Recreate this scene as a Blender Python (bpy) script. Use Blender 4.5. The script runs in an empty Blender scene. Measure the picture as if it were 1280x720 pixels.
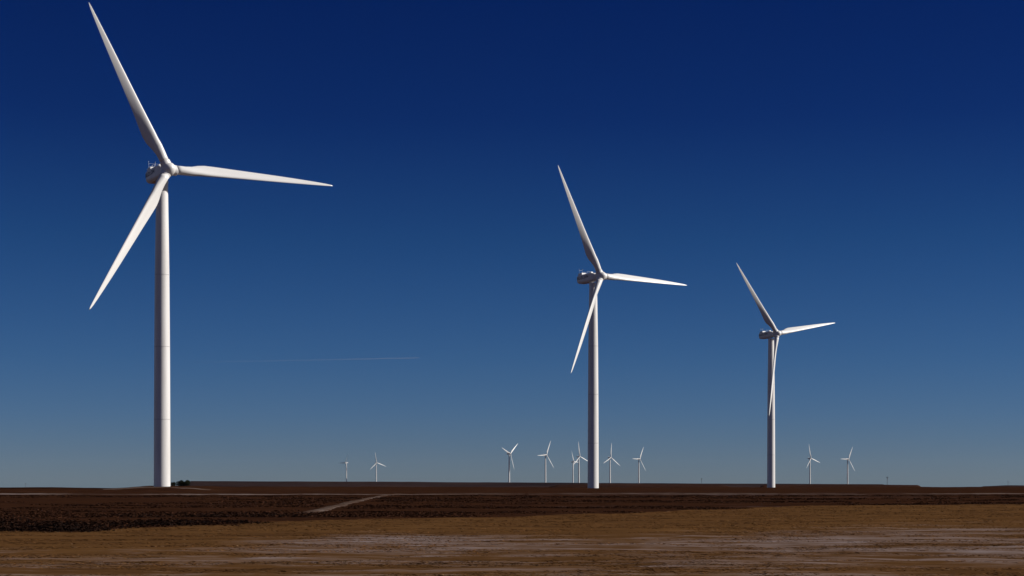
import bpy, bmesh, math, random
from mathutils import Vector, Matrix, noise
R = math.radians
random.seed(11)
S = bpy.context.scene
C = S.collection

F, CX, CY = 2300.0, 640.0, 599.7          # focal length and principal point of the 1280 px photograph
def pxu(px): return (px - CX) / F          # x/y slope of a picture column
def pz(py, d): return (CY - py) / F * d    # height (eye = 0) seen at a row, d metres away

# ------------------------------------------------------------------ helpers
def lerp_table(t, x):
    if x <= t[0][0]: return t[0][1:]
    for a, b in zip(t, t[1:]):
        if x <= b[0]:
            k = (x - a[0]) / (b[0] - a[0]); k = k * k * (3 - 2 * k)
            return tuple(p + (q - p) * k for p, q in zip(a[1:], b[1:]))
    return t[-1][1:]
def sstep(a, b, x):
    k = min(1.0, max(0.0, (x - a) / (b - a)))
    return k * k * (3 - 2 * k)
def tag(o, label=None, cat=None, group=None, kind=None):
    if label: o['label'] = label
    if cat: o['category'] = cat
    if group: o['group'] = group
    if kind: o['kind'] = kind
    return o
def mesh_obj(name, me, m, parent=None, smooth=False):
    o = bpy.data.objects.new(name, me); C.objects.link(o)
    if m: me.materials.append(m)
    if parent: o.parent = parent
    if smooth:
        for p in me.polygons: p.use_smooth = True
    return o
def from_py(name, v, f, m, parent=None, smooth=False):
    me = bpy.data.meshes.new(name); me.from_pydata(v, [], f); me.update()
    return mesh_obj(name, me, m, parent, smooth)
def from_bm(name, bm, m, parent=None, smooth=False):
    bmesh.ops.recalc_face_normals(bm, faces=bm.faces)
    me = bpy.data.meshes.new(name); bm.to_mesh(me); bm.free()
    return mesh_obj(name, me, m, parent, smooth)
def empty(name, loc, rz=0.0):
    o = bpy.data.objects.new(name, None); C.objects.link(o)
    o.location = loc; o.rotation_euler = (0, 0, rz); o.empty_display_size = 1
    return o
def rings_mesh(rings, cap=True):
    v = []; f = []; n = len(rings[0])
    for r in rings: v += [tuple(p) for p in r]
    for i in range(len(rings) - 1):
        for j in range(n):
            k = (j + 1) % n
            f.append((i * n + j, i * n + k, (i + 1) * n + k, (i + 1) * n + j))
    if cap:
        f.append(tuple(range(n))[::-1]); f.append(tuple(range((len(rings) - 1) * n, len(rings) * n)))
    return v, f
def bevel_box(bm, c, s, b=0.05):
    g = bmesh.ops.create_cube(bm, size=1, matrix=Matrix.Translation(c) @ Matrix.Diagonal((*s, 1)))
    es = set(e for v in g['verts'] for e in v.link_edges)
    bmesh.ops.bevel(bm, geom=list(es), offset=b, segments=2, affect='EDGES')
def tube(bm, a, b, r1, r2, n=10):
    a, b = Vector(a), Vector(b); d = b - a
    q = d.to_track_quat('Z', 'Y').to_matrix().to_4x4()
    bmesh.ops.create_cone(bm, cap_ends=True, segments=n, radius1=r1, radius2=r2, depth=d.length,
                          matrix=Matrix.Translation((a + b) / 2) @ q)

# ------------------------------------------------------------------ materials
def mat(name):
    m = bpy.data.materials.new(name); m.use_nodes = True
    nt = m.node_tree
    return m, nt, nt.nodes, nt.links, nt.nodes['Principled BSDF']
def nd(nt, t, **kw):
    n = nt.nodes.new(t)
    for k, v in kw.items():
        if k.startswith('i_'): n.inputs[k[2:].replace('_', ' ')].default_value = v
        else: setattr(n, k, v)
    return n
def ramp(nt, stops, interp='LINEAR'):
    r = nt.nodes.new('ShaderNodeValToRGB'); r.color_ramp.interpolation = interp
    e = r.color_ramp.elements
    while len(e) < len(stops): e.new(0.5)
    for el, (p, c) in zip(e, stops):
        el.position = p; el.color = (*c, 1) if len(c) == 3 else c
    return r
def noise_at(nt, vec, scale, detail=6, rough=0.6, sc=(1, 1, 1)):
    mp = nd(nt, 'ShaderNodeMapping'); mp.inputs['Scale'].default_value = sc
    nt.links.new(vec, mp.inputs['Vector'])
    n = nd(nt, 'ShaderNodeTexNoise'); n.inputs['Scale'].default_value = scale
    n.inputs['Detail'].default_value = detail; n.inputs['Roughness'].default_value = rough
    nt.links.new(mp.outputs[0], n.inputs['Vector'])
    return n.outputs['Fac']
def mixc(nt, fac, a, b):
    m = nt.nodes.new('ShaderNodeMix'); m.data_type = 'RGBA'
    if hasattr(fac, 'links'): nt.links.new(fac, m.inputs[0])
    else: m.inputs[0].default_value = fac
    for s, i in ((a, 6), (b, 7)):
        if hasattr(s, 'links'): nt.links.new(s, m.inputs[i])
        else: m.inputs[i].default_value = (*s, 1)
    return m.outputs[2]
def mathn(nt, op, a, b=None, clamp=False):
    m = nt.nodes.new('ShaderNodeMath'); m.operation = op; m.use_clamp = clamp
    for s, i in ((a, 0), (b, 1)):
        if s is None: continue
        if hasattr(s, 'links'): nt.links.new(s, m.inputs[i])
        else: m.inputs[i].default_value = s
    return m.outputs[0]
def attr(nt, name):
    a = nt.nodes.new('ShaderNodeAttribute'); a.attribute_name = name
    return a.outputs['Fac']

def white_paint(name, col, dirt, streak=True):
    m, nt, N, L, b = mat(name)
    tc = nd(nt, 'ShaderNodeTexCoord')
    n1 = noise_at(nt, tc.outputs['Object'], 0.5, 6, 0.6, (1, 1, 0.12) if streak else (1, 1, .5))
    r1 = ramp(nt, [(0.42, (0, 0, 0)), (0.75, (1, 1, 1))]); L.new(n1, r1.inputs[0])
    n2 = noise_at(nt, tc.outputs['Object'], 3.0, 4)
    f = mathn(nt, 'MULTIPLY', r1.outputs[0], n2)
    L.new(mixc(nt, f, col, dirt), b.inputs['Base Color'])
    b.inputs['Roughness'].default_value = 0.42
    return m
M = {}
M['tower'] = white_paint('tower_paint', (0.80, 0.775, 0.76), (0.56, 0.51, 0.46))
M['blade'] = white_paint('blade_gelcoat', (0.80, 0.78, 0.765), (0.64, 0.61, 0.58))
M['nacelle'] = white_paint('nacelle_fibreglass', (0.80, 0.78, 0.77), (0.60, 0.57, 0.54))
def plain(name, col, rough=0.6, metal=0.0, var=0.25, sc=4):
    m, nt, N, L, b = mat(name)
    tc = nd(nt, 'ShaderNodeTexCoord'); n = noise_at(nt, tc.outputs['Object'], sc, 4)
    L.new(mixc(nt, n, [c * (1 - var) for c in col], [c * (1 + var) for c in col]), b.inputs['Base Color'])
    b.inputs['Roughness'].default_value = rough; b.inputs['Metallic'].default_value = metal
    return m
M['letter'] = plain('navy_lettering', (0.006, 0.015, 0.045), 0.5)
M['seam'] = plain('flange_grey', (0.55, 0.53, 0.52), 0.5)
M['rubber'] = plain('dark_seal', (0.05, 0.05, 0.05), 0.7)
M['steel'] = plain('galvanised_steel', (0.42, 0.43, 0.44), 0.45, 0.5)
M['wood'] = plain('weathered_pole_wood', (0.055, 0.045, 0.04), 0.9)
M['insul'] = plain('brown_insulator', (0.06, 0.03, 0.02), 0.3)
M['bark'] = plain('shrub_bark', (0.06, 0.04, 0.03), 0.9)

def veg(name, stops, rough=0.85):
    m, nt, N, L, b = mat(name)
    g = nd(nt, 'ShaderNodeNewGeometry')
    r = ramp(nt, stops); L.new(g.outputs['Random Per Island'], r.inputs[0])
    n = noise_at(nt, g.outputs['Position'], 0.08, 4, 0.6, (0.5, 1, 1))
    rr = ramp(nt, [(0.3, (0.55, 0.55, 0.55)), (0.7, (1.15, 1.1, 1.05))]); L.new(n, rr.inputs[0])
    mm = nt.nodes.new('ShaderNodeMix'); mm.data_type = 'RGBA'; mm.blend_type = 'MULTIPLY'; mm.inputs[0].default_value = 1
    L.new(r.outputs[0], mm.inputs[6]); L.new(rr.outputs[0], mm.inputs[7])
    L.new(mm.outputs[2], b.inputs['Base Color'])
    b.inputs['Roughness'].default_value = rough; b.inputs['Specular IOR Level'].default_value = 0.03
    return m
M['grass'] = veg('dry_grass', [(0, (0.12, 0.052, 0.017)), (0.5, (0.175, 0.082, 0.026)), (0.85, (0.145, 0.063, 0.022)), (1, (0.23, 0.145, 0.08))])
M['scrub'] = veg('winter_scrub', [(0, (0.018, 0.007, 0.005)), (0.6, (0.046, 0.018, 0.009)), (1, (0.070, 0.030, 0.016))])
M['dark_scrub'] = veg('dark_winter_scrub', [(0, (0.006, 0.0035, 0.003)), (0.7, (0.016, 0.008, 0.006)), (1, (0.045, 0.022, 0.014))])
M['juniper'] = veg('juniper_needles', [(0, (0.012, 0.016, 0.010)), (1, (0.035, 0.04, 0.022))])

# ground: dry tan grass, dark scrub zone, thin broken snow (zones are vertex masks, detail is procedural)
def ground_material():
    m, nt, N, L, b = mat('prairie_ground')
    g = nd(nt, 'ShaderNodeNewGeometry'); P = g.outputs['Position']
    big = noise_at(nt, P, 0.035, 5, 0.6, (0.35, 1, 1))
    mid = noise_at(nt, P, 0.22, 6, 0.65, (0.28, 1, 1))
    fine = noise_at(nt, P, 0.85, 7, 0.72, (0.3, 1, 1))
    rt = ramp(nt, [(0.28, (0.050, 0.021, 0.009)), (0.5, (0.102, 0.047, 0.016)), (0.72, (0.150, 0.074, 0.027))]); L.new(mid, rt.inputs[0])
    rf = ramp(nt, [(0.3, (0.035, 0.019, 0.011)), (0.62, (0.15, 0.074, 0.028))]); L.new(fine, rf.inputs[0])
    tan = mixc(nt, 0.45, rt.outputs[0], rf.outputs[0])
    rb = ramp(nt, [(0.3, (0.014, 0.006, 0.004)), (0.5, (0.036, 0.014, 0.007)), (0.7, (0.062, 0.024, 0.010))]); L.new(mid, rb.inputs[0])
    rb2 = ramp(nt, [(0.35, (0.010, 0.006, 0.005)), (0.65, (0.055, 0.022, 0.011))]); L.new(fine, rb2.inputs[0])
    brown = mixc(nt, 0.5, rb.outputs[0], rb2.outputs[0])
    # ragged border
    e = mathn(nt, 'ADD', attr(nt, 'scrub'), mathn(nt, 'MULTIPLY', mathn(nt, 'SUBTRACT', mid, 0.5), 0.9))
    re = ramp(nt, [(0.40, (0, 0, 0)), (0.60, (1, 1, 1))]); L.new(e, re.inputs[0])
    col = mixc(nt, re.outputs[0], tan, brown)
    # snow lies in the hollows between tussocks
    s = mathn(nt, 'ADD', mathn(nt, 'MULTIPLY', mid, 0.38), mathn(nt, 'MULTIPLY', fine, 0.52))
    s = mathn(nt, 'ADD', s, mathn(nt, 'MULTIPLY', big, 0.30))
    s = mathn(nt, 'ADD', s, mathn(nt, 'MULTIPLY', mathn(nt, 'SUBTRACT', attr(nt, 'snow'), 1.0), 0.35))
    rs = ramp(nt, [(0.55, (0, 0, 0)), (0.74, (1, 1, 1))]); L.new(s, rs.inputs[0])
    sn = mathn(nt, 'MULTIPLY', rs.outputs[0], 0.62)
    col = mixc(nt, sn, col, (0.30, 0.265, 0.285))
    L.new(col, b.inputs['Base Color'])
    b.inputs['Roughness'].default_value = 1.0; b.inputs['Specular IOR Level'].default_value = 0.0
    bp = nd(nt, 'ShaderNodeBump'); bp.inputs['Strength'].default_value = 0.4; bp.inputs['Distance'].default_value = 0.2
    L.new(mathn(nt, 'ADD', fine, mid), bp.inputs['Height']); L.new(bp.outputs[0], b.inputs['Normal'])
    return m
M['ground'] = ground_material()
def track_material(name, stops, sc):
    m, nt, N, L, b = mat(name)
    g = nd(nt, 'ShaderNodeNewGeometry')
    n = noise_at(nt, g.outputs['Position'], sc, 6, 0.65, (0.25, 1, 1))
    r = ramp(nt, stops); L.new(n, r.inputs[0]); L.new(r.outputs[0], b.inputs['Base Color'])
    b.inputs['Roughness'].default_value = 1.0; b.inputs['Specular IOR Level'].default_value = 0.0
    return m
M['track'] = track_material('pale_dirt', [(0.32, (0.04, 0.017, 0.010)), (0.5, (0.085, 0.055, 0.042)), (0.7, (0.16, 0.125, 0.11))], 0.4)
M['road'] = track_material('snowy_gravel', [(0.36, (0.035, 0.016, 0.010)), (0.5, (0.12, 0.088, 0.076)), (0.66, (0.23, 0.185, 0.175))], 0.075)
M['mesa'] = track_material('mesa_rock', [(0.3, (0.014, 0.010, 0.012)), (0.55, (0.035, 0.020, 0.018)), (0.75, (0.060, 0.032, 0.022))], 0.01)
M['ridge'] = track_material('ridge_heath', [(0.3, (0.020, 0.009, 0.006)), (0.6, (0.045, 0.019, 0.012)), (0.8, (0.075, 0.042, 0.032))], 0.02)

# ------------------------------------------------------------------ terrain
CREST = [(-3000, 480, 609.5), (0, 480, 609.4), (60, 480, 609.3), (140, 480, 610.0), (190, 480, 607.5), (205, 480, 607.1), (232, 480, 607.6),
         (300, 520, 608.3), (500, 640, 608.6), (740, 765, 609.3), (960, 1000, 609.0), (1165, 1020, 608.7), (1280, 1020, 608.3), (4000, 1020, 608.3)]
Z0 = -3.2
def terrain(x, y):
    d = math.hypot(x, y)
    if y > 1: px = max(-2500, min(3900, CX + F * x / y))
    else: px = -2500 if x < 0 else 3900
    yc, yp = lerp_table(CREST, px)
    yy = d if abs(x) > 0.6 * max(y, 1) else y
    zc = pz(yp, yc)
    if yy < yc: z = Z0 + (zc - Z0) * sstep(425 if yc < 700 else 500, yc, yy)
    else: z = zc - 22 * sstep(yc, yc + 900, yy) - 0.0052 * max(0, yy - yc)
    a = 0.10 + 0.05 * sstep(250, 500, yy)
    if yy < yc + 40:
        z += a * (noise.fractal(Vector((x * 0.06, y * 0.10, 3.1)), 0.9, 2.1, 4)) + 0.05 * noise.fractal(Vector((x * 0.35, y * 0.5, 9.0)), 0.8, 2.1, 3)
    return z
BORD = [(-2000, 112), (0, 117), (90, 112), (180, 123), (260, 128), (330, 140), (480, 152), (640, 158), (740, 172), (900, 200), (1010, 224), (1280, 240), (3000, 250)]
def zones(x, y):
    if y < 5: return 0.0, 0.6
    px = CX + F * x / y
    bd = lerp_table(BORD, px)[0] + 7 * noise.fractal(Vector((x * 0.06, 0.7, 5.0)), 0.8, 2, 3)
    scrub = sstep(bd * 0.95, bd * 1.05, y)
    near = bd * (0.93 - 0.19 * sstep(420, 950, px))
    near *= 1 + .10 * noise.fractal(Vector((x * 0.05, y * .02, 8.0)), 0.8, 2, 3)
    snow = 1.0 - sstep(near * 0.62, near * 1.12, y)
    snow *= 0.86 + 0.14 * sstep(60, 90, y)
    if scrub > 0.5:
        snow = 0.22 + 0.20 * sstep(300, 420, y) * (1 - sstep(430, 470, y))
        snow += 0.38 * sstep(-.10, 0.02, x / y) * (1 - sstep(430, 500, y))
    return scrub, snow
def build_ground():
    angs = []
    a = -20.0
    while a < 20.0: angs.append(a); a += 0.115
    while a < 339.9: angs.append(a); a += 3.2
    rad = [1.5]
    while rad[-1] < 15000:
        r = rad[-1]; rad.append(r * (1.05 if r < 45 else 1.010 if r < 520 else 1.02 if r < 1200 else 1.06))
    v = [(0, 0, Z0)]; f = []; sc = [0.0]; sn = [0.5]; n = len(angs)
    for r in rad:
        for a in angs:
            x, y = r * math.sin(R(a)), r * math.cos(R(a))
            v.append((x, y, terrain(x, y)))
            s1, s2 = zones(x, y); sc.append(s1); sn.append(s2)
    for j in range(n): f.append((0, 1 + (j + 1) % n, 1 + j))
    for i in range(len(rad) - 1):
        for j in range(n):
            k = (j + 1) % n
            f.append((1 + i * n + j, 1 + i * n + k, 1 + (i + 1) * n + k, 1 + (i + 1) * n + j))
    o = from_py('ground', v, f, M['ground'], smooth=True)
    for nm, d in (('scrub', sc), ('snow', sn)):
        at = o.data.attributes.new(nm, 'FLOAT', 'POINT'); at.data.foreach_set('value', d)
    return tag(o, kind='structure')
build_ground()

def strip(name, pts, w, m, lift):
    v = []; f = []; k = 5
    for i, (x, y) in enumerate(pts):
        a = Vector(pts[max(0, i - 1)]); b = Vector(pts[min(len(pts) - 1, i + 1)])
        d = (b - a).normalized(); s = Vector((d.y, -d.x))
        ww = w * (0.85 + 0.35 * noise.noise(Vector((x * .05, y * .05, 2))))
        for j in range(k):
            p = Vector((x, y)) + s * ww * (j / (k - 1) - 0.5)
            v.append((p.x, p.y, terrain(p.x, p.y) + lift - (.22 if j in (0, k - 1) else 0) * (.6 + .8 * noise.noise(Vector((p.x * .5, p.y * .5, j))))))
    for i in range(len(pts) - 1):
        for j in range(k - 1):
            f.append((i * k + j, i * k + j + 1, (i + 1) * k + j + 1, (i + 1) * k + j))
    return tag(from_py(name, v, f, m, smooth=True), kind='structure')
# access track running off to the left turbine, and the pale road that crosses the whole plain
tp = []
for i in range(150):
    t = i / 149; y = 172 + (414 - 172) * t ** 1.2
    px = 372 + (500 - 372) * (t ** 0.8) + 4 * math.sin(t * 5)
    tp.append((pxu(px) * y, y))
strip('dirt_track', tp, 2.1, M['track'], 0.10)
rp = []
for i in range(420):
    x = -210 + i; y = 408 + 6 * math.sin(x * 0.017) + 3 * math.sin(x * 0.05 + 1)
    rp.append((x, y))
strip('gravel_road', rp, 17, M['road'], 0.09)
strip('gravel_pad', [(-103 + i * .5, 463 + 1.5 * math.sin(i * .09)) for i in range(56)], 9, M['track'], 0.07)

def landform(name, px0, px1, d0, d1, top, m, foot=220, edge=14, nz=0.5):
    """flat topped rise: steep front, top that stays just under its own skyline"""
    v = []; f = []; nu = 160; ys = []
    d = d0 - foot
    for t in range(9): ys.append(d0 - foot + foot * t / 8)
    for t in range(1, 12): ys.append(d0 + (d1 - d0) * (t / 11) ** 1.5)
    ys.append(d1 + 500)
    for i, y in enumerate(ys):
        for j in range(nu + 1):
            px = px0 + (px1 - px0) * j / nu
            x = pxu(px) * y
            zt = pz(lerp_table(top, px)[0], max(y, d0))
            zt += nz * noise.fractal(Vector((x * 0.006, y * 0.002, 1)), .8, 2, 4) - 0.0006 * max(0, y - d0)
            side = sstep(px0, px0 + edge, px) * (1 - sstep(px1 - edge, px1, px))
            base = -130.0
            k = sstep(d0 - foot, d0, y) * side if y <= d1 else 0
            fl = -34
            v.append((x, y, (base if (k <= 0) else fl + (zt - fl) * k)))
    w = nu + 1
    for i in range(len(ys) - 1):
        for j in range(nu):
            f.append((i * w + j, i * w + j + 1, (i + 1) * w + j + 1, (i + 1) * w + j))
    return tag(from_py(name, v, f, m, smooth=True), kind='structure')
MESA_TOP = [(200, 601.2), (240, 601.4), (430, 602.0), (640, 603.0), (800, 603.9), (900, 604.5), (1060, 605.0), (1200, 606.0)]
landform('mesa', 222, 1120, 4000, 8800, MESA_TOP, M['mesa'])
landform('ridge', 925, 1176, 1900, 2500, [(900, 607.0), (985, 606.2), (1060, 605.4), (1150, 606.2), (1175, 607)], M['ridge'], 160, 30, 0.3)
landform('hill', 1205, 1420, 2700, 3400, [(1200, 609), (1230, 607.8), (1262, 606.7), (1330, 607.5), (1420, 609)], M['mesa'], 160, 25, 0.3)
landform('foothill', 640, 960, 2600, 3100, [(630, 606.5), (760, 605.2), (850, 605.4), (960, 606.8)], M['ridge'], 160, 60, 0.3)

# ------------------------------------------------------------------ low vegetation
def in_track(x, y):
    if y < 172 or y > 420: return abs(y - (408 + 6 * math.sin(x * 0.017) + 3 * math.sin(x * 0.05 + 1))) < 12
    t = ((y - 172) / 242.0) ** (1 / 1.2); t = min(1, t)
    px = 372 + 128 * (t ** 0.8) + 4 * math.sin(t * 5)
    return abs(x - pxu(px) * y) < 2.4 or abs(y - (408 + 6 * math.sin(x * 0.017) + 3 * math.sin(x * 0.05 + 1))) < 12
def build_grass():
    v = []; f = []
    for i in range(56000):
        y = 48 * (260 / 48.0) ** random.random()
        x = random.uniform(-.37, .37) * y
        s, sn = zones(x, y)
        if s > 0.55: continue
        if noise.fractal(Vector((x * 0.09, y * 0.25, 7)), .8, 2, 3) < -0.25 + 0.28 * sn: continue
        z = terrain(x, y) - 0.02
        h = random.uniform(0.03, 0.085) * (0.8 + 0.2 * (y / 100))
        for b in range(5):
            bx = x + random.gauss(0, .28); by = y + random.gauss(0, .12)
            lean = random.choice((-1, 1, 1)) * random.uniform(1.5, 6) * h
            w = random.uniform(.012, .03) * (0.6 + y / 120)
            k = len(v); hh = h * random.uniform(.4, 1)
            v += [(bx - w, by, z), (bx + w, by, z), (bx + lean * .6 + w * .4, by + random.gauss(0, .04), z + hh * .75), (bx + lean, by + random.gauss(0, .06), z + hh)]
            f += [(k, k + 1, k + 2), (k, k + 2, k + 3)]
    tag(from_py('dry_grass', v, f, M['grass']), 'low wind laid dry tan grass over the foreground field', 'grass', kind='stuff')
build_grass()
def build_scrub():
    low, dark = ([], []), ([], [])
    for i in range(11000):
        y = 108 * (372 / 108.0) ** (random.random() ** 1.1)
        x = random.uniform(-.35, .35) * y
        s, sn = zones(x, y)
        if s < 0.55 or in_track(x, y): continue
        px = CX + F * x / y
        bd = lerp_table(BORD, px)[0]
        dens = noise.fractal(Vector((x * 0.022, y * 0.055, 2)), .8, 2, 4)
        lead = (1 - sstep(170, 500, px)) * (1 - sstep(bd * 1.08, bd * 1.5, y)) * (.75 + .6 * noise.noise(Vector((x * .08, y * .09, 6))))
        if dens < 0.05 - 0.55 * lead: continue
        big = 0.7 + 1.6 * lead
        v, f = dark if random.random() < lead * .95 else low
        h = random.uniform(.12, .26) * big; w = random.uniform(.9, 2.2)
        z = terrain(x, y)
        for b in range(int(38 + 40 * lead)):
            a = random.uniform(0, 6.283); rr = math.sqrt(random.random())
            cx = x + w * rr * math.cos(a) * 1.3; cy = y + w * rr * math.sin(a) * .6
            cz = z + h * (1 - .8 * rr * rr) * random.uniform(.05, 1)
            s1 = random.uniform(.035, .085) * (0.55 + y / 260)
            q = Vector((random.gauss(0, .6), random.gauss(0, .9), random.gauss(.5, .6))).normalized()
            t = (Vector((1, random.gauss(0, .5), random.gauss(0, .25))) - q * q.x).normalized(); u = q.cross(t)
            k = len(v)
            for c1, c2 in ((-1, -.5), (1, -.6), (.8, .5), (-.7, .6)):
                p = Vector((cx, cy, cz)) + t * c1 * s1 * 1.3 + u * c2 * s1 * .7
                v.append((p.x, p.y, max(p.z, z - .03)))
            f.append((k, k + 1, k + 2, k + 3))
    tag(from_py('winter_scrub', *low, M['scrub']), 'low reddish brown scrub covering the plain beyond the tan grass', 'scrub', kind='stuff')
    tag(from_py('dark_scrub', *dark, M['dark_scrub']), 'nearly black scrub along the left edge of the tan grass', 'scrub', kind='stuff')
build_scrub()

# ------------------------------------------------------------------ wind turbine
HUB_H, OVER, TILT, LEN = 80.0, 4.14, R(6.07), 45.17
AX = Vector((0, -math.cos(TILT), math.sin(TILT)))
RX = Vector((1, 0, 0)); UP = RX.cross(AX) * -1
if UP.z < 0: UP = -UP
HUB = Vector((0, 0, HUB_H)) + AX * OVER

def tower_mesh():
    prof = [(-1.6, 2.12), (0, 2.10), (17, 2.06), (35.6, 1.98), (54, 1.84), (66, 1.66), (76.2, 1.50), (77.1, 1.48), (77.7, 1.62), (78.1, 1.62)]
    n = 64
    return rings_mesh([[(r * math.cos(2 * math.pi * j / n), r * math.sin(2 * math.pi * j / n), z) for j in range(n)] for z, r in prof])
def rounded_section(hw, zt, zb, ch, rc, y):
    """nacelle cross-section: rounded roof, straight side, chamfered belly"""
    pts = []
    for k in range(6):
        a = R(90 * k / 5); pts.append((hw - rc + rc * math.sin(a), zt - rc + rc * math.cos(a)))
    pts += [(hw, zb + ch * 1.15), (hw - ch * .25, zb + ch * .55), (hw - ch * .9, zb)]
    full = pts + [(-x, z) for x, z in reversed(pts)]
    return [(x, y, z) for x, z in full]
def nacelle_mesh():
    st = [(-1.9, 1.05, 1.15, -.95, .45, .45), (-1.75, 1.25, 1.35, -1.1, .5, .5), (-.9, 1.5, 1.75, -1.3, .55, .5), (.3, 1.65, 1.95, -1.4, .6, .45),
          (3.0, 1.7, 2.0, -1.4, .7, .42), (5.6, 1.7, 2.0, -1.3, .8, .42), (6.7, 1.65, 1.95, -1.1, .8, .45), (7.3, 1.45, 1.75, -.85, .6, .5), (7.45, 1.2, 1.5, -.65, .5, .5)]
    rot = Matrix.Rotation(-TILT, 3, 'X')
    rings = []
    for y, hw, zt, zb, ch, rc in st:
        rings.append([tuple(rot @ Vector(p) + Vector((0, 0, HUB_H))) for p in rounded_section(hw, zt, zb, ch, rc, y)])
    return rings_mesh(rings)
NROT = Matrix.Translation((0, 0, HUB_H)) @ Matrix.Rotation(-TILT, 4, 'X')

def hub_mesh():
    """spinner (axis = local +Z towards the wind) with three root collars"""
    bm = bmesh.new()
    prof = [(-2.05, 1.0), (-1.95, 1.45), (-1.3, 1.72), (-.3, 1.85), (.5, 1.78), (1.2, 1.50), (1.75, 1.08), (2.1, .62), (2.24, .25), (2.28, .05)]
    n = 40
    v, f = rings_mesh([[(r * math.cos(2 * math.pi * j / n), r * math.sin(2 * math.pi * j / n), z) for j in range(n)] for z, r in prof])
    vs = [bm.verts.new(p) for p in v]
    for q in f: bm.faces.new([vs[i] for i in q])
    for k in range(3):
        a = 2 * math.pi * k / 3
        d = Vector((math.sin(a), math.cos(a), 0))
        tube(bm, d * 1.0, d * 2.15, 1.40, 1.32, 28)
        tube(bm, d * 2.15, d * 2.3, 1.32, 1.22, 28)
    return bm
BST = [  # span s (0..1), chord, relative thickness, twist
    (.045, 2.30, 1.0, 27), (.07, 2.30, 1.0, 27), (.10, 2.42, .86, 27), (.14, 2.90, .62, 26), (.18, 3.35, .45, 24), (.22, 3.48, .36, 21), (.28, 3.18, .31, 17),
    (.36, 2.78, .27, 13), (.45, 2.46, .25, 10.5), (.55, 2.15, .23, 8.5), (.65, 1.84, .21, 6.5), (.75, 1.50, .20, 5), (.84, 1.15, .19, 3.6), (.91, .84, .18, 2.6), (.96, .58, .17, 1.8), (.985, .36, .16, 1.4), (1.0, .12, .16, 1.2)]
def blade_mesh(pitch):
    rings = []; n = 32
    for s, c, t, tw in BST:
        th = R(tw + pitch); ring = []
        rnd = sstep(.10, .20, s)
        le = -.5 + .20 * rnd            # circular root is centred, the airfoil hangs on its 30 % line
        for j in range(n):
            a = 2 * math.pi * j / n
            q = (1 - math.cos(a)) / 2            # chordwise 0 = leading edge
            yc = math.sin(a) / 2
            foil = (0.2969 * math.sqrt(q) - 0.126 * q - 0.3516 * q * q + 0.2843 * q ** 3 - 0.1036 * q ** 4) * 5 * (1 if a <= math.pi else -1)
            y = (yc * (1 - rnd) + foil * rnd * 1.0) * t * c
            if rnd > 0: y += -.02 * c * rnd * math.sin(math.pi * q)
            x = (q + le) * c
            # local X = leading edge direction, Y = upwind, Z = span
            xx, yy = -x, y
            ring.append((xx * math.cos(th) - yy * math.sin(th), xx * math.sin(th) + yy * math.cos(th) + 0.0, s * LEN))
        rings.append(ring)
    return rings_mesh(rings)

def blade_matrix(phi, flap):
    d = UP * math.cos(phi) + RX * math.sin(phi)
    m = -UP * math.sin(phi) + RX * math.cos(phi)
    z = (d * math.cos(flap) + AX * math.sin(flap)).normalized()
    y = (AX * math.cos(flap) - d * math.sin(flap)).normalized()
    x = m
    mt = Matrix((x, y, z)).transposed().to_4x4(); mt.translation = HUB
    return mt
def hub_matrix(phi):
    z = AX; y = UP * math.cos(phi) + RX * math.sin(phi); x = y.cross(z)
    mt = Matrix((x, y, z)).transposed().to_4x4(); mt.translation = HUB
    return mt
def text_mesh(s, size):
    cu = bpy.data.curves.new('lettering', 'FONT'); cu.body = s; cu.size = size; cu.extrude = .012; cu.offset = .012
    cu.align_x = 'CENTER'; cu.align_y = 'CENTER'; cu.space_character = 1.16
    o = bpy.data.objects.new('lettering', cu); C.objects.link(o)
    dg = bpy.context.evaluated_depsgraph_get()
    me = bpy.data.meshes.new_from_object(o.evaluated_get(dg))
    bpy.data.objects.remove(o); bpy.data.curves.remove(cu)
    return me

blades = {}
def get_blade(pitch):
    if pitch not in blades:
        v, f = blade_mesh(pitch)
        me = bpy.data.meshes.new('blade'); me.from_pydata(v, [], f); me.update()
        me.materials.append(M['blade'])
        for p in me.polygons: p.use_smooth = len(p.vertices) == 4
        blades[pitch] = me
    return blades[pitch]

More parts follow.
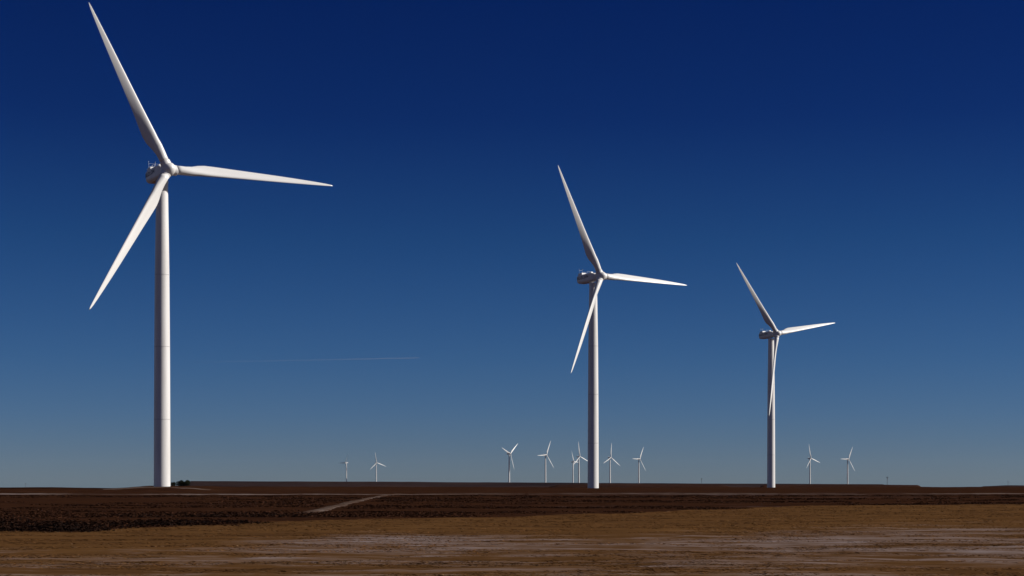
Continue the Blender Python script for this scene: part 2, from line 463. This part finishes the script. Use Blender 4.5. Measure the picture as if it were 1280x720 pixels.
GROUP_NEAR = 'three tall wind turbines standing in the foreground plain'
GROUP_FAR = 'distant wind turbines along the horizon'
def make_turbine():
    t = empty('wind_turbine', (0, 0, 0))
    v, f = tower_mesh(); tw = from_py('tower', v, f, M['tower'], t)
    for p in tw.data.polygons: p.use_smooth = len(p.vertices) == 4
    for z, r in ((17, 2.06), (35.6, 1.98), (54, 1.84)):
        n = 64
        vv, ff = rings_mesh([[(q * math.cos(2 * math.pi * j / n), q * math.sin(2 * math.pi * j / n), zz) for j in range(n)]
                             for zz, q in ((z - .09, r - .05), (z - .09, r + .025), (z + .09, r + .025), (z + .09, r - .05))])
        from_py('flange', vv, ff, M['seam'], tw)
    v, f = nacelle_mesh(); nc = from_py('nacelle', v, f, M['nacelle'], t)
    md = nc.modifiers.new('bevel', 'BEVEL'); md.width = .12; md.segments = 2; md.limit_method = 'ANGLE'
    for p in nc.data.polygons: p.use_smooth = False
    for sx in (-1, 1):
        lm = text_mesh('SUZLON', 1.42); 
        lo = mesh_obj('lettering', lm, None, nc); lm.materials.clear(); lm.materials.append(M['letter'])
        rot = Matrix.Rotation(R(90), 4, 'X')
        rot = Matrix.Rotation(R(-90 if sx < 0 else 90), 4, 'Z') @ rot
        lo.matrix_basis = NROT @ Matrix.Translation((sx * 1.735, 3.95, .72)) @ rot
        lo.scale = (1.0, 1.0, 1.0)
    bm = bmesh.new(); bevel_box(bm, (0, 5.7, 2.36), (2.5, 2.1, .9), .1)
    o = from_bm('cooler_box', bm, M['blade'], nc); o.matrix_basis = NROT
    bm = bmesh.new(); bevel_box(bm, (0, 3.9, 2.08), (1.3, 1.0, .22), .05)
    o = from_bm('roof_hatch', bm, M['nacelle'], nc); o.matrix_basis = NROT
    bm = bmesh.new(); bevel_box(bm, (0, .75, 2.22), (1.1, .9, .5), .08)
    o = from_bm('vent_cowl', bm, M['blade'], nc); o.matrix_basis = NROT
    bm = bmesh.new()
    tube(bm, (-.9, 6.3, 2.7), (-.9, 6.3, 4.5), .03, .025); tube(bm, (.9, 6.3, 2.7), (.9, 6.3, 4.5), .03, .025)
    tube(bm, (-.95, 6.3, 4.1), (.95, 6.3, 4.1), .025, .025)
    bmesh.ops.create_uvsphere(bm, u_segments=10, v_segments=6, radius=.11, matrix=Matrix.Translation((-.9, 6.3, 4.55)))
    bevel_box(bm, (.9, 6.3, 4.55), (.08, .5, .2), .02)
    o = from_bm('weather_mast', bm, M['steel'], nc); o.matrix_basis = NROT
    bm = bmesh.new()
    for y in (1.6, 2.7, 3.8):
        for sx in (-1.35, 1.35): tube(bm, (sx, y, 2.0), (sx, y, 2.75), .03, .03, 8)
    for sx in (-1.35, 1.35): tube(bm, (sx, 1.6, 2.75), (sx, 3.8, 2.75), .03, .03, 8)
    for y in (1.6, 3.8): tube(bm, (-1.35, y, 2.75), (1.35, y, 2.75), .03, .03, 8)
    o = from_bm('handrail', bm, M['steel'], nc); o.matrix_basis = NROT
    hb = from_bm('hub', hub_mesh(), M['nacelle'], t)
    for p in hb.data.polygons: p.use_smooth = True
    hb.modifiers.new('edges', 'EDGE_SPLIT').split_angle = R(45)
    for k in range(3):
        b = mesh_obj('blade', get_blade(0), None, t)
    return t
def copy_tree(o, parent=None):
    c = o.copy(); C.objects.link(c); c.parent = parent
    for ch in list(o.children): copy_tree(ch, c)
    return c
proto = make_turbine()
first = [True]
def place(x, y, z, yaw, blist, pitch, label, group):
    t = proto if first[0] else copy_tree(proto)
    first[0] = False
    t.location = (x, y, z); t.rotation_euler = (0, 0, R(yaw))
    k = 0
    for ch in t.children:
        if ch.name.startswith('blade'):
            ch.data = get_blade(pitch); ch.matrix_basis = blade_matrix(R(blist[k][0]), R(blist[k][1])); k += 1
        elif ch.name.startswith('hub'):
            ch.matrix_basis = hub_matrix(R(blist[0][0]))
    tag(t, label, 'wind turbine', group)
place(-89.57, 471.0, -1.55, 33.3, [(-25.53, .25), (91.48, 4.63), (212.05, 4.85)], 5,
      'largest and nearest white wind turbine, tall tower standing beside a dark bush', GROUP_NEAR)
place(30.95, 701.6, -3.05, 42.7, [(-28.23, 3.6), (91.27, 4.22), (210.7, 3.87)], 11,
      'mid sized white wind turbine, the second tallest, rising in front of the far turbine row', GROUP_NEAR)
place(136.04, 966.0, -3.95, 39.9, [(-38.42, 1.38), (80.23, 3.41), (194.25, -.11)], 13,
      'smallest of the three near white wind turbines, lower blade hanging in front of its tower', GROUP_NEAR)
FAR = [
    (433, 602.2, 7500, 306, 28, 'leftmost turbine on the horizon, pale tower with all its blades in shade'),
    (470.3, 602.3, 7500, 34, 351, 'small distant turbine with two bright blades drooping like a roof, beside the shaded leftmost one'),
    (636.5, 603.0, 5000, 54, 51, 'distant turbine with blades spread in a Y, its upper tower in shade'),
    (681.8, 603.4, 5150, 50, 27, 'distant turbine left of the close pair, one blade steep up right and one flat left'),
    (716.2, 603.6, 6800, 66, 333, 'smaller and lower turbine of the close distant pair left of the mid sized tower'),
    (723.6, 603.6, 5450, 46, 354, 'taller turbine of the close distant pair, its right blade passing behind the mid sized tower'),
    (762.5, 603.9, 5600, 46, 6, 'distant turbine just right of the mid sized tower, one blade straight up'),
    (798.5, 604.0, 5900, 50, 30, 'distant turbine with a level left blade, right beside the one with a blade straight up'),
    (1012.4, 605.0, 5600, 46, 348, 'distant turbine right of the smallest near tower, bright blade drooping right'),
    (1059.5, 605.0, 5750, 42, 30, 'rightmost turbine on the horizon, one blade level to the left'),
]
for px, py, d, yaw, ph, lab in FAR:
    place(pxu(px) * d, d, pz(py, d) - 2.5, yaw, [(ph, 4), (ph + 120, 4), (ph + 240, 4)], 4, lab, GROUP_FAR)

# ------------------------------------------------------------------ bushes by the near tower
def bush(px, d, w, h, n, label):
    x = pxu(px) * d; z = terrain(x, d)
    t = empty('bush', (x, d, z))
    bm = bmesh.new()
    for k in range(7):
        a = random.uniform(0, 6.28); r = random.uniform(.1, .35) * w
        tube(bm, (r * .15 * math.cos(a), r * .15 * math.sin(a), -.1), (r * math.cos(a), r * math.sin(a), h * random.uniform(.5, .8)), .06, .02, 7)
    from_bm('stem', bm, M['bark'], t)
    lobes = [(random.uniform(-.5, .5) * w * .8, random.uniform(-.3, .3) * w * .6, random.uniform(.35, .62) * h, random.uniform(.22, .38)) for _ in range(9)]
    v = []; f = []
    for i in range(n):
        lx, ly, lz, lr = random.choice(lobes)
        q = Vector((random.gauss(0, 1), random.gauss(0, 1), random.gauss(0, 1))).normalized() * (random.random() ** .4)
        p = Vector((lx + q.x * lr * w * .75, ly + q.y * lr * w * .6, max(.03, lz + q.z * h * .42)))
        g = Vector((random.gauss(0, 1), random.gauss(0, 1), random.gauss(0, 1))).normalized(); s = g.orthogonal().normalized(); u = g.cross(s)
        e = random.uniform(.05, .12); k = len(v)
        for a, b in ((-1, -.6), (1, -.5), (.7, .6), (-.8, .5)): v.append(tuple(p + s * a * e + u * b * e))
        f.append((k, k + 1, k + 2, k + 3))
    from_py('foliage', v, f, M['juniper'], t)
    return tag(t, label, 'bush', 'dark bushes at the foot of the near turbine')
bush(229.5, 477, 3.3, 1.55, 3400, 'wide dark bush a little way right of the largest turbine tower')
bush(216.5, 476, 1.3, 1.1, 900, 'small dark bush close against the right foot of the largest turbine tower')

# ------------------------------------------------------------------ utility poles
def make_pole():
    t = empty('utility_pole', (0, 0, 0))
    bm = bmesh.new(); tube(bm, (0, 0, -2.5), (0, 0, 9.0), .24, .17, 12); from_bm('pole', bm, M['wood'], t)
    for z in (8.4, 7.5):
        bm = bmesh.new(); bevel_box(bm, (0, -.2, z), (2.4, .14, .2), .02); ca = from_bm('crossarm', bm, M['wood'], t)
        for x in (-1.1, -.4, .4, 1.1):
            bm = bmesh.new(); tube(bm, (x, -.2, z + .1), (x, -.2, z + .3), .05, .09, 8); tube(bm, (x, -.2, z + .3), (x, -.2, z + .42), .11, .06, 8)
            from_bm('insulator', bm, M['insul'], ca)
    bm = bmesh.new(); tube(bm, (.42, 0, 6.0), (.42, 0, 7.1), .3, .3, 14); tube(bm, (.42, 0, 7.1), (.42, 0, 7.2), .3, .18, 14)
    tube(bm, (0, 0, 6.6), (.3, 0, 6.6), .06, .06, 8)
    from_bm('transformer_can', bm, M['steel'], t)
    return t
up = make_pole(); k = 0
for px, py, d, lab in ((1109, 605.9, 2050, 'utility pole on the low ridge, right of all the turbines'),
                       (877, 604.9, 2900, 'utility pole standing between the mid sized and the smallest near turbine towers'),
                       (1260, 607.8, 3200, 'short looking far utility pole on the small hill at the right end of the horizon'),
                       (32, 609.2, 3900, 'far utility pole whose top just peeps over the bare left horizon')):
    t = up if k == 0 else copy_tree(up); k += 1
    t.location = (pxu(px) * d, d, pz(py, d)); t.rotation_euler = (0, 0, random.uniform(-.5, .5))
    tag(t, lab, 'utility pole', 'utility poles on the horizon')

# ------------------------------------------------------------------ contrail
def build_contrail():
    D = 120000.0
    a = Vector((pxu(215) * D, D, pz(453.5, D))); b = Vector((pxu(523) * D, D * 1.02, pz(447.3, D * 1.02)))
    n = 90; rings = []
    for i in range(n + 1):
        t = i / n; p = a.lerp(b, t); r = 46 - 24 * t
        r *= 1 + .25 * noise.noise(Vector((t * 40, 0, 1)))
        p.z += 15 * noise.noise(Vector((t * 12, 3, 1)))
        if i == n: r = 4
        rings.append([(p.x, p.y + r * math.cos(2 * math.pi * j / 10), p.z + r * math.sin(2 * math.pi * j / 10)) for j in range(10)])
    m, nt, N, L, bs = mat('ice_cloud')
    g = nd(nt, 'ShaderNodeNewGeometry')
    n1 = noise_at(nt, g.outputs['Position'], .0006, 4, .6)
    tc = nd(nt, 'ShaderNodeTexCoord'); sp = nd(nt, 'ShaderNodeSeparateXYZ'); L.new(tc.outputs['Generated'], sp.inputs[0])
    r = ramp(nt, [(0, (0, 0, 0)), (.25, (.03, .03, .03)), (.6, (.065, .065, .065)), (.97, (.20, .20, .20)), (1, (.10, .10, .10))]); L.new(sp.outputs[0], r.inputs[0])
    al = mathn(nt, 'MULTIPLY', r.outputs[0], mathn(nt, 'ADD', n1, .35))
    bs.inputs['Base Color'].default_value = (.85, .85, .87, 1); bs.inputs['Roughness'].default_value = 1
    L.new(al, bs.inputs['Alpha'])
    v, f = rings_mesh(rings)
    tag(from_py('contrail', v, f, m, smooth=True), 'faint thin white aircraft contrail crossing the blue sky right of the largest turbine', 'contrail')
build_contrail()

# ------------------------------------------------------------------ air
if True:
    bm = bmesh.new()
    bmesh.ops.create_cube(bm, size=1, matrix=Matrix.Translation((0, 0, 10)) @ Matrix.Diagonal((31000, 31000, 300, 1)))
    m = bpy.data.materials.new('thin_air'); m.use_nodes = True; nt = m.node_tree
    nt.nodes.remove(nt.nodes['Principled BSDF'])
    pv = nt.nodes.new('ShaderNodeVolumePrincipled')
    pv.inputs['Color'].default_value = (.72, .80, 1, 1); pv.inputs['Density'].default_value = 3e-6
    nt.links.new(pv.outputs[0], nt.nodes['Material Output'].inputs['Volume'])
    tag(from_bm('haze', bm, m), kind='stuff')

# ------------------------------------------------------------------ light, sky
EL, AZ = R(29), R(89)                     # azimuth clockwise from +Y
W = bpy.data.worlds.new('World'); S.world = W; W.use_nodes = True
nt = W.node_tree; bg = nt.nodes['Background']
sky = nt.nodes.new('ShaderNodeTexSky'); sky.sky_type = 'NISHITA'; sky.sun_disc = False
sky.sun_elevation = EL; sky.sun_rotation = AZ; sky.altitude = 1800; sky.air_density = 1; sky.dust_density = .3; sky.ozone_density = 2
# clear, polarised winter sky: absorption that grows with elevation
tc = nt.nodes.new('ShaderNodeTexCoord'); sp = nt.nodes.new('ShaderNodeSeparateXYZ'); nt.links.new(tc.outputs['Generated'], sp.inputs[0])
rp = ramp(nt, [(0.0, (.190, .262, .432)), (.0173, (.160, .242, .437)), (.0346, (.133, .226, .436)), (.065, (.098, .200, .405)), (.129, (.050, .146, .332)),
               (.192, (.020, .082, .275)), (.252, (.0125, .0635, .250)), (.5, (.010, .055, .22))])
nt.links.new(sp.outputs[2], rp.inputs[0])
mu = nt.nodes.new('ShaderNodeMix'); mu.data_type = 'RGBA'; mu.blend_type = 'MULTIPLY'; mu.inputs[0].default_value = 1
nt.links.new(sky.outputs[0], mu.inputs[6]); nt.links.new(rp.outputs[0], mu.inputs[7])
dt = nt.nodes.new('ShaderNodeVectorMath'); dt.operation = 'DOT_PRODUCT'      # skylight is least polarised towards and away from the sun
dt.inputs[1].default_value = (math.sin(AZ) * math.cos(EL), math.cos(AZ) * math.cos(EL), math.sin(EL))
nt.links.new(tc.outputs['Generated'], dt.inputs[0])
pol = ramp(nt, [(.14, (0, 0, 0)), (.75, (1, 1, 1))]); nt.links.new(mathn(nt, 'POWER', dt.outputs['Value'], 2.0), pol.inputs[0])
dim = nt.nodes.new('ShaderNodeMix'); dim.data_type = 'RGBA'; dim.blend_type = 'MULTIPLY'; dim.inputs[0].default_value = 1
nt.links.new(sky.outputs[0], dim.inputs[6]); dim.inputs[7].default_value = (.58, .50, .45, 1)
nt.links.new(mixc(nt, pol.outputs[0], mu.outputs[2], dim.outputs[2]), bg.inputs[0]); bg.inputs[1].default_value = .1
sd = bpy.data.lights.new('sun', 'SUN'); sd.energy = 5.0; sd.angle = R(.53); sd.color = (1, .955, .89)
so = bpy.data.objects.new('sun', sd); C.objects.link(so)
to_sun = Vector((math.sin(AZ) * math.cos(EL), math.cos(AZ) * math.cos(EL), math.sin(EL)))
so.rotation_euler = to_sun.to_track_quat('Z', 'Y').to_euler(); so.location = to_sun * 300

# ------------------------------------------------------------------ camera
cd = bpy.data.cameras.new('camera'); co = bpy.data.objects.new('camera', cd); C.objects.link(co)
co.location = (0, 0, 0); co.rotation_euler = (R(90), 0, 0)
cd.sensor_fit = 'HORIZONTAL'; cd.sensor_width = 36; cd.lens = 36 * F / 1280; cd.shift_y = (CY - 360) / 1280
cd.clip_start = .5; cd.clip_end = 300000
S.camera = co
S.render.engine = 'CYCLES'
S.view_settings.view_transform = 'Standard'; S.view_settings.look = 'None'; S.view_settings.exposure = 0; S.view_settings.gamma = 1
S.view_settings.use_curve_mapping = False
S.render.resolution_x = 1024; S.render.resolution_y = 576
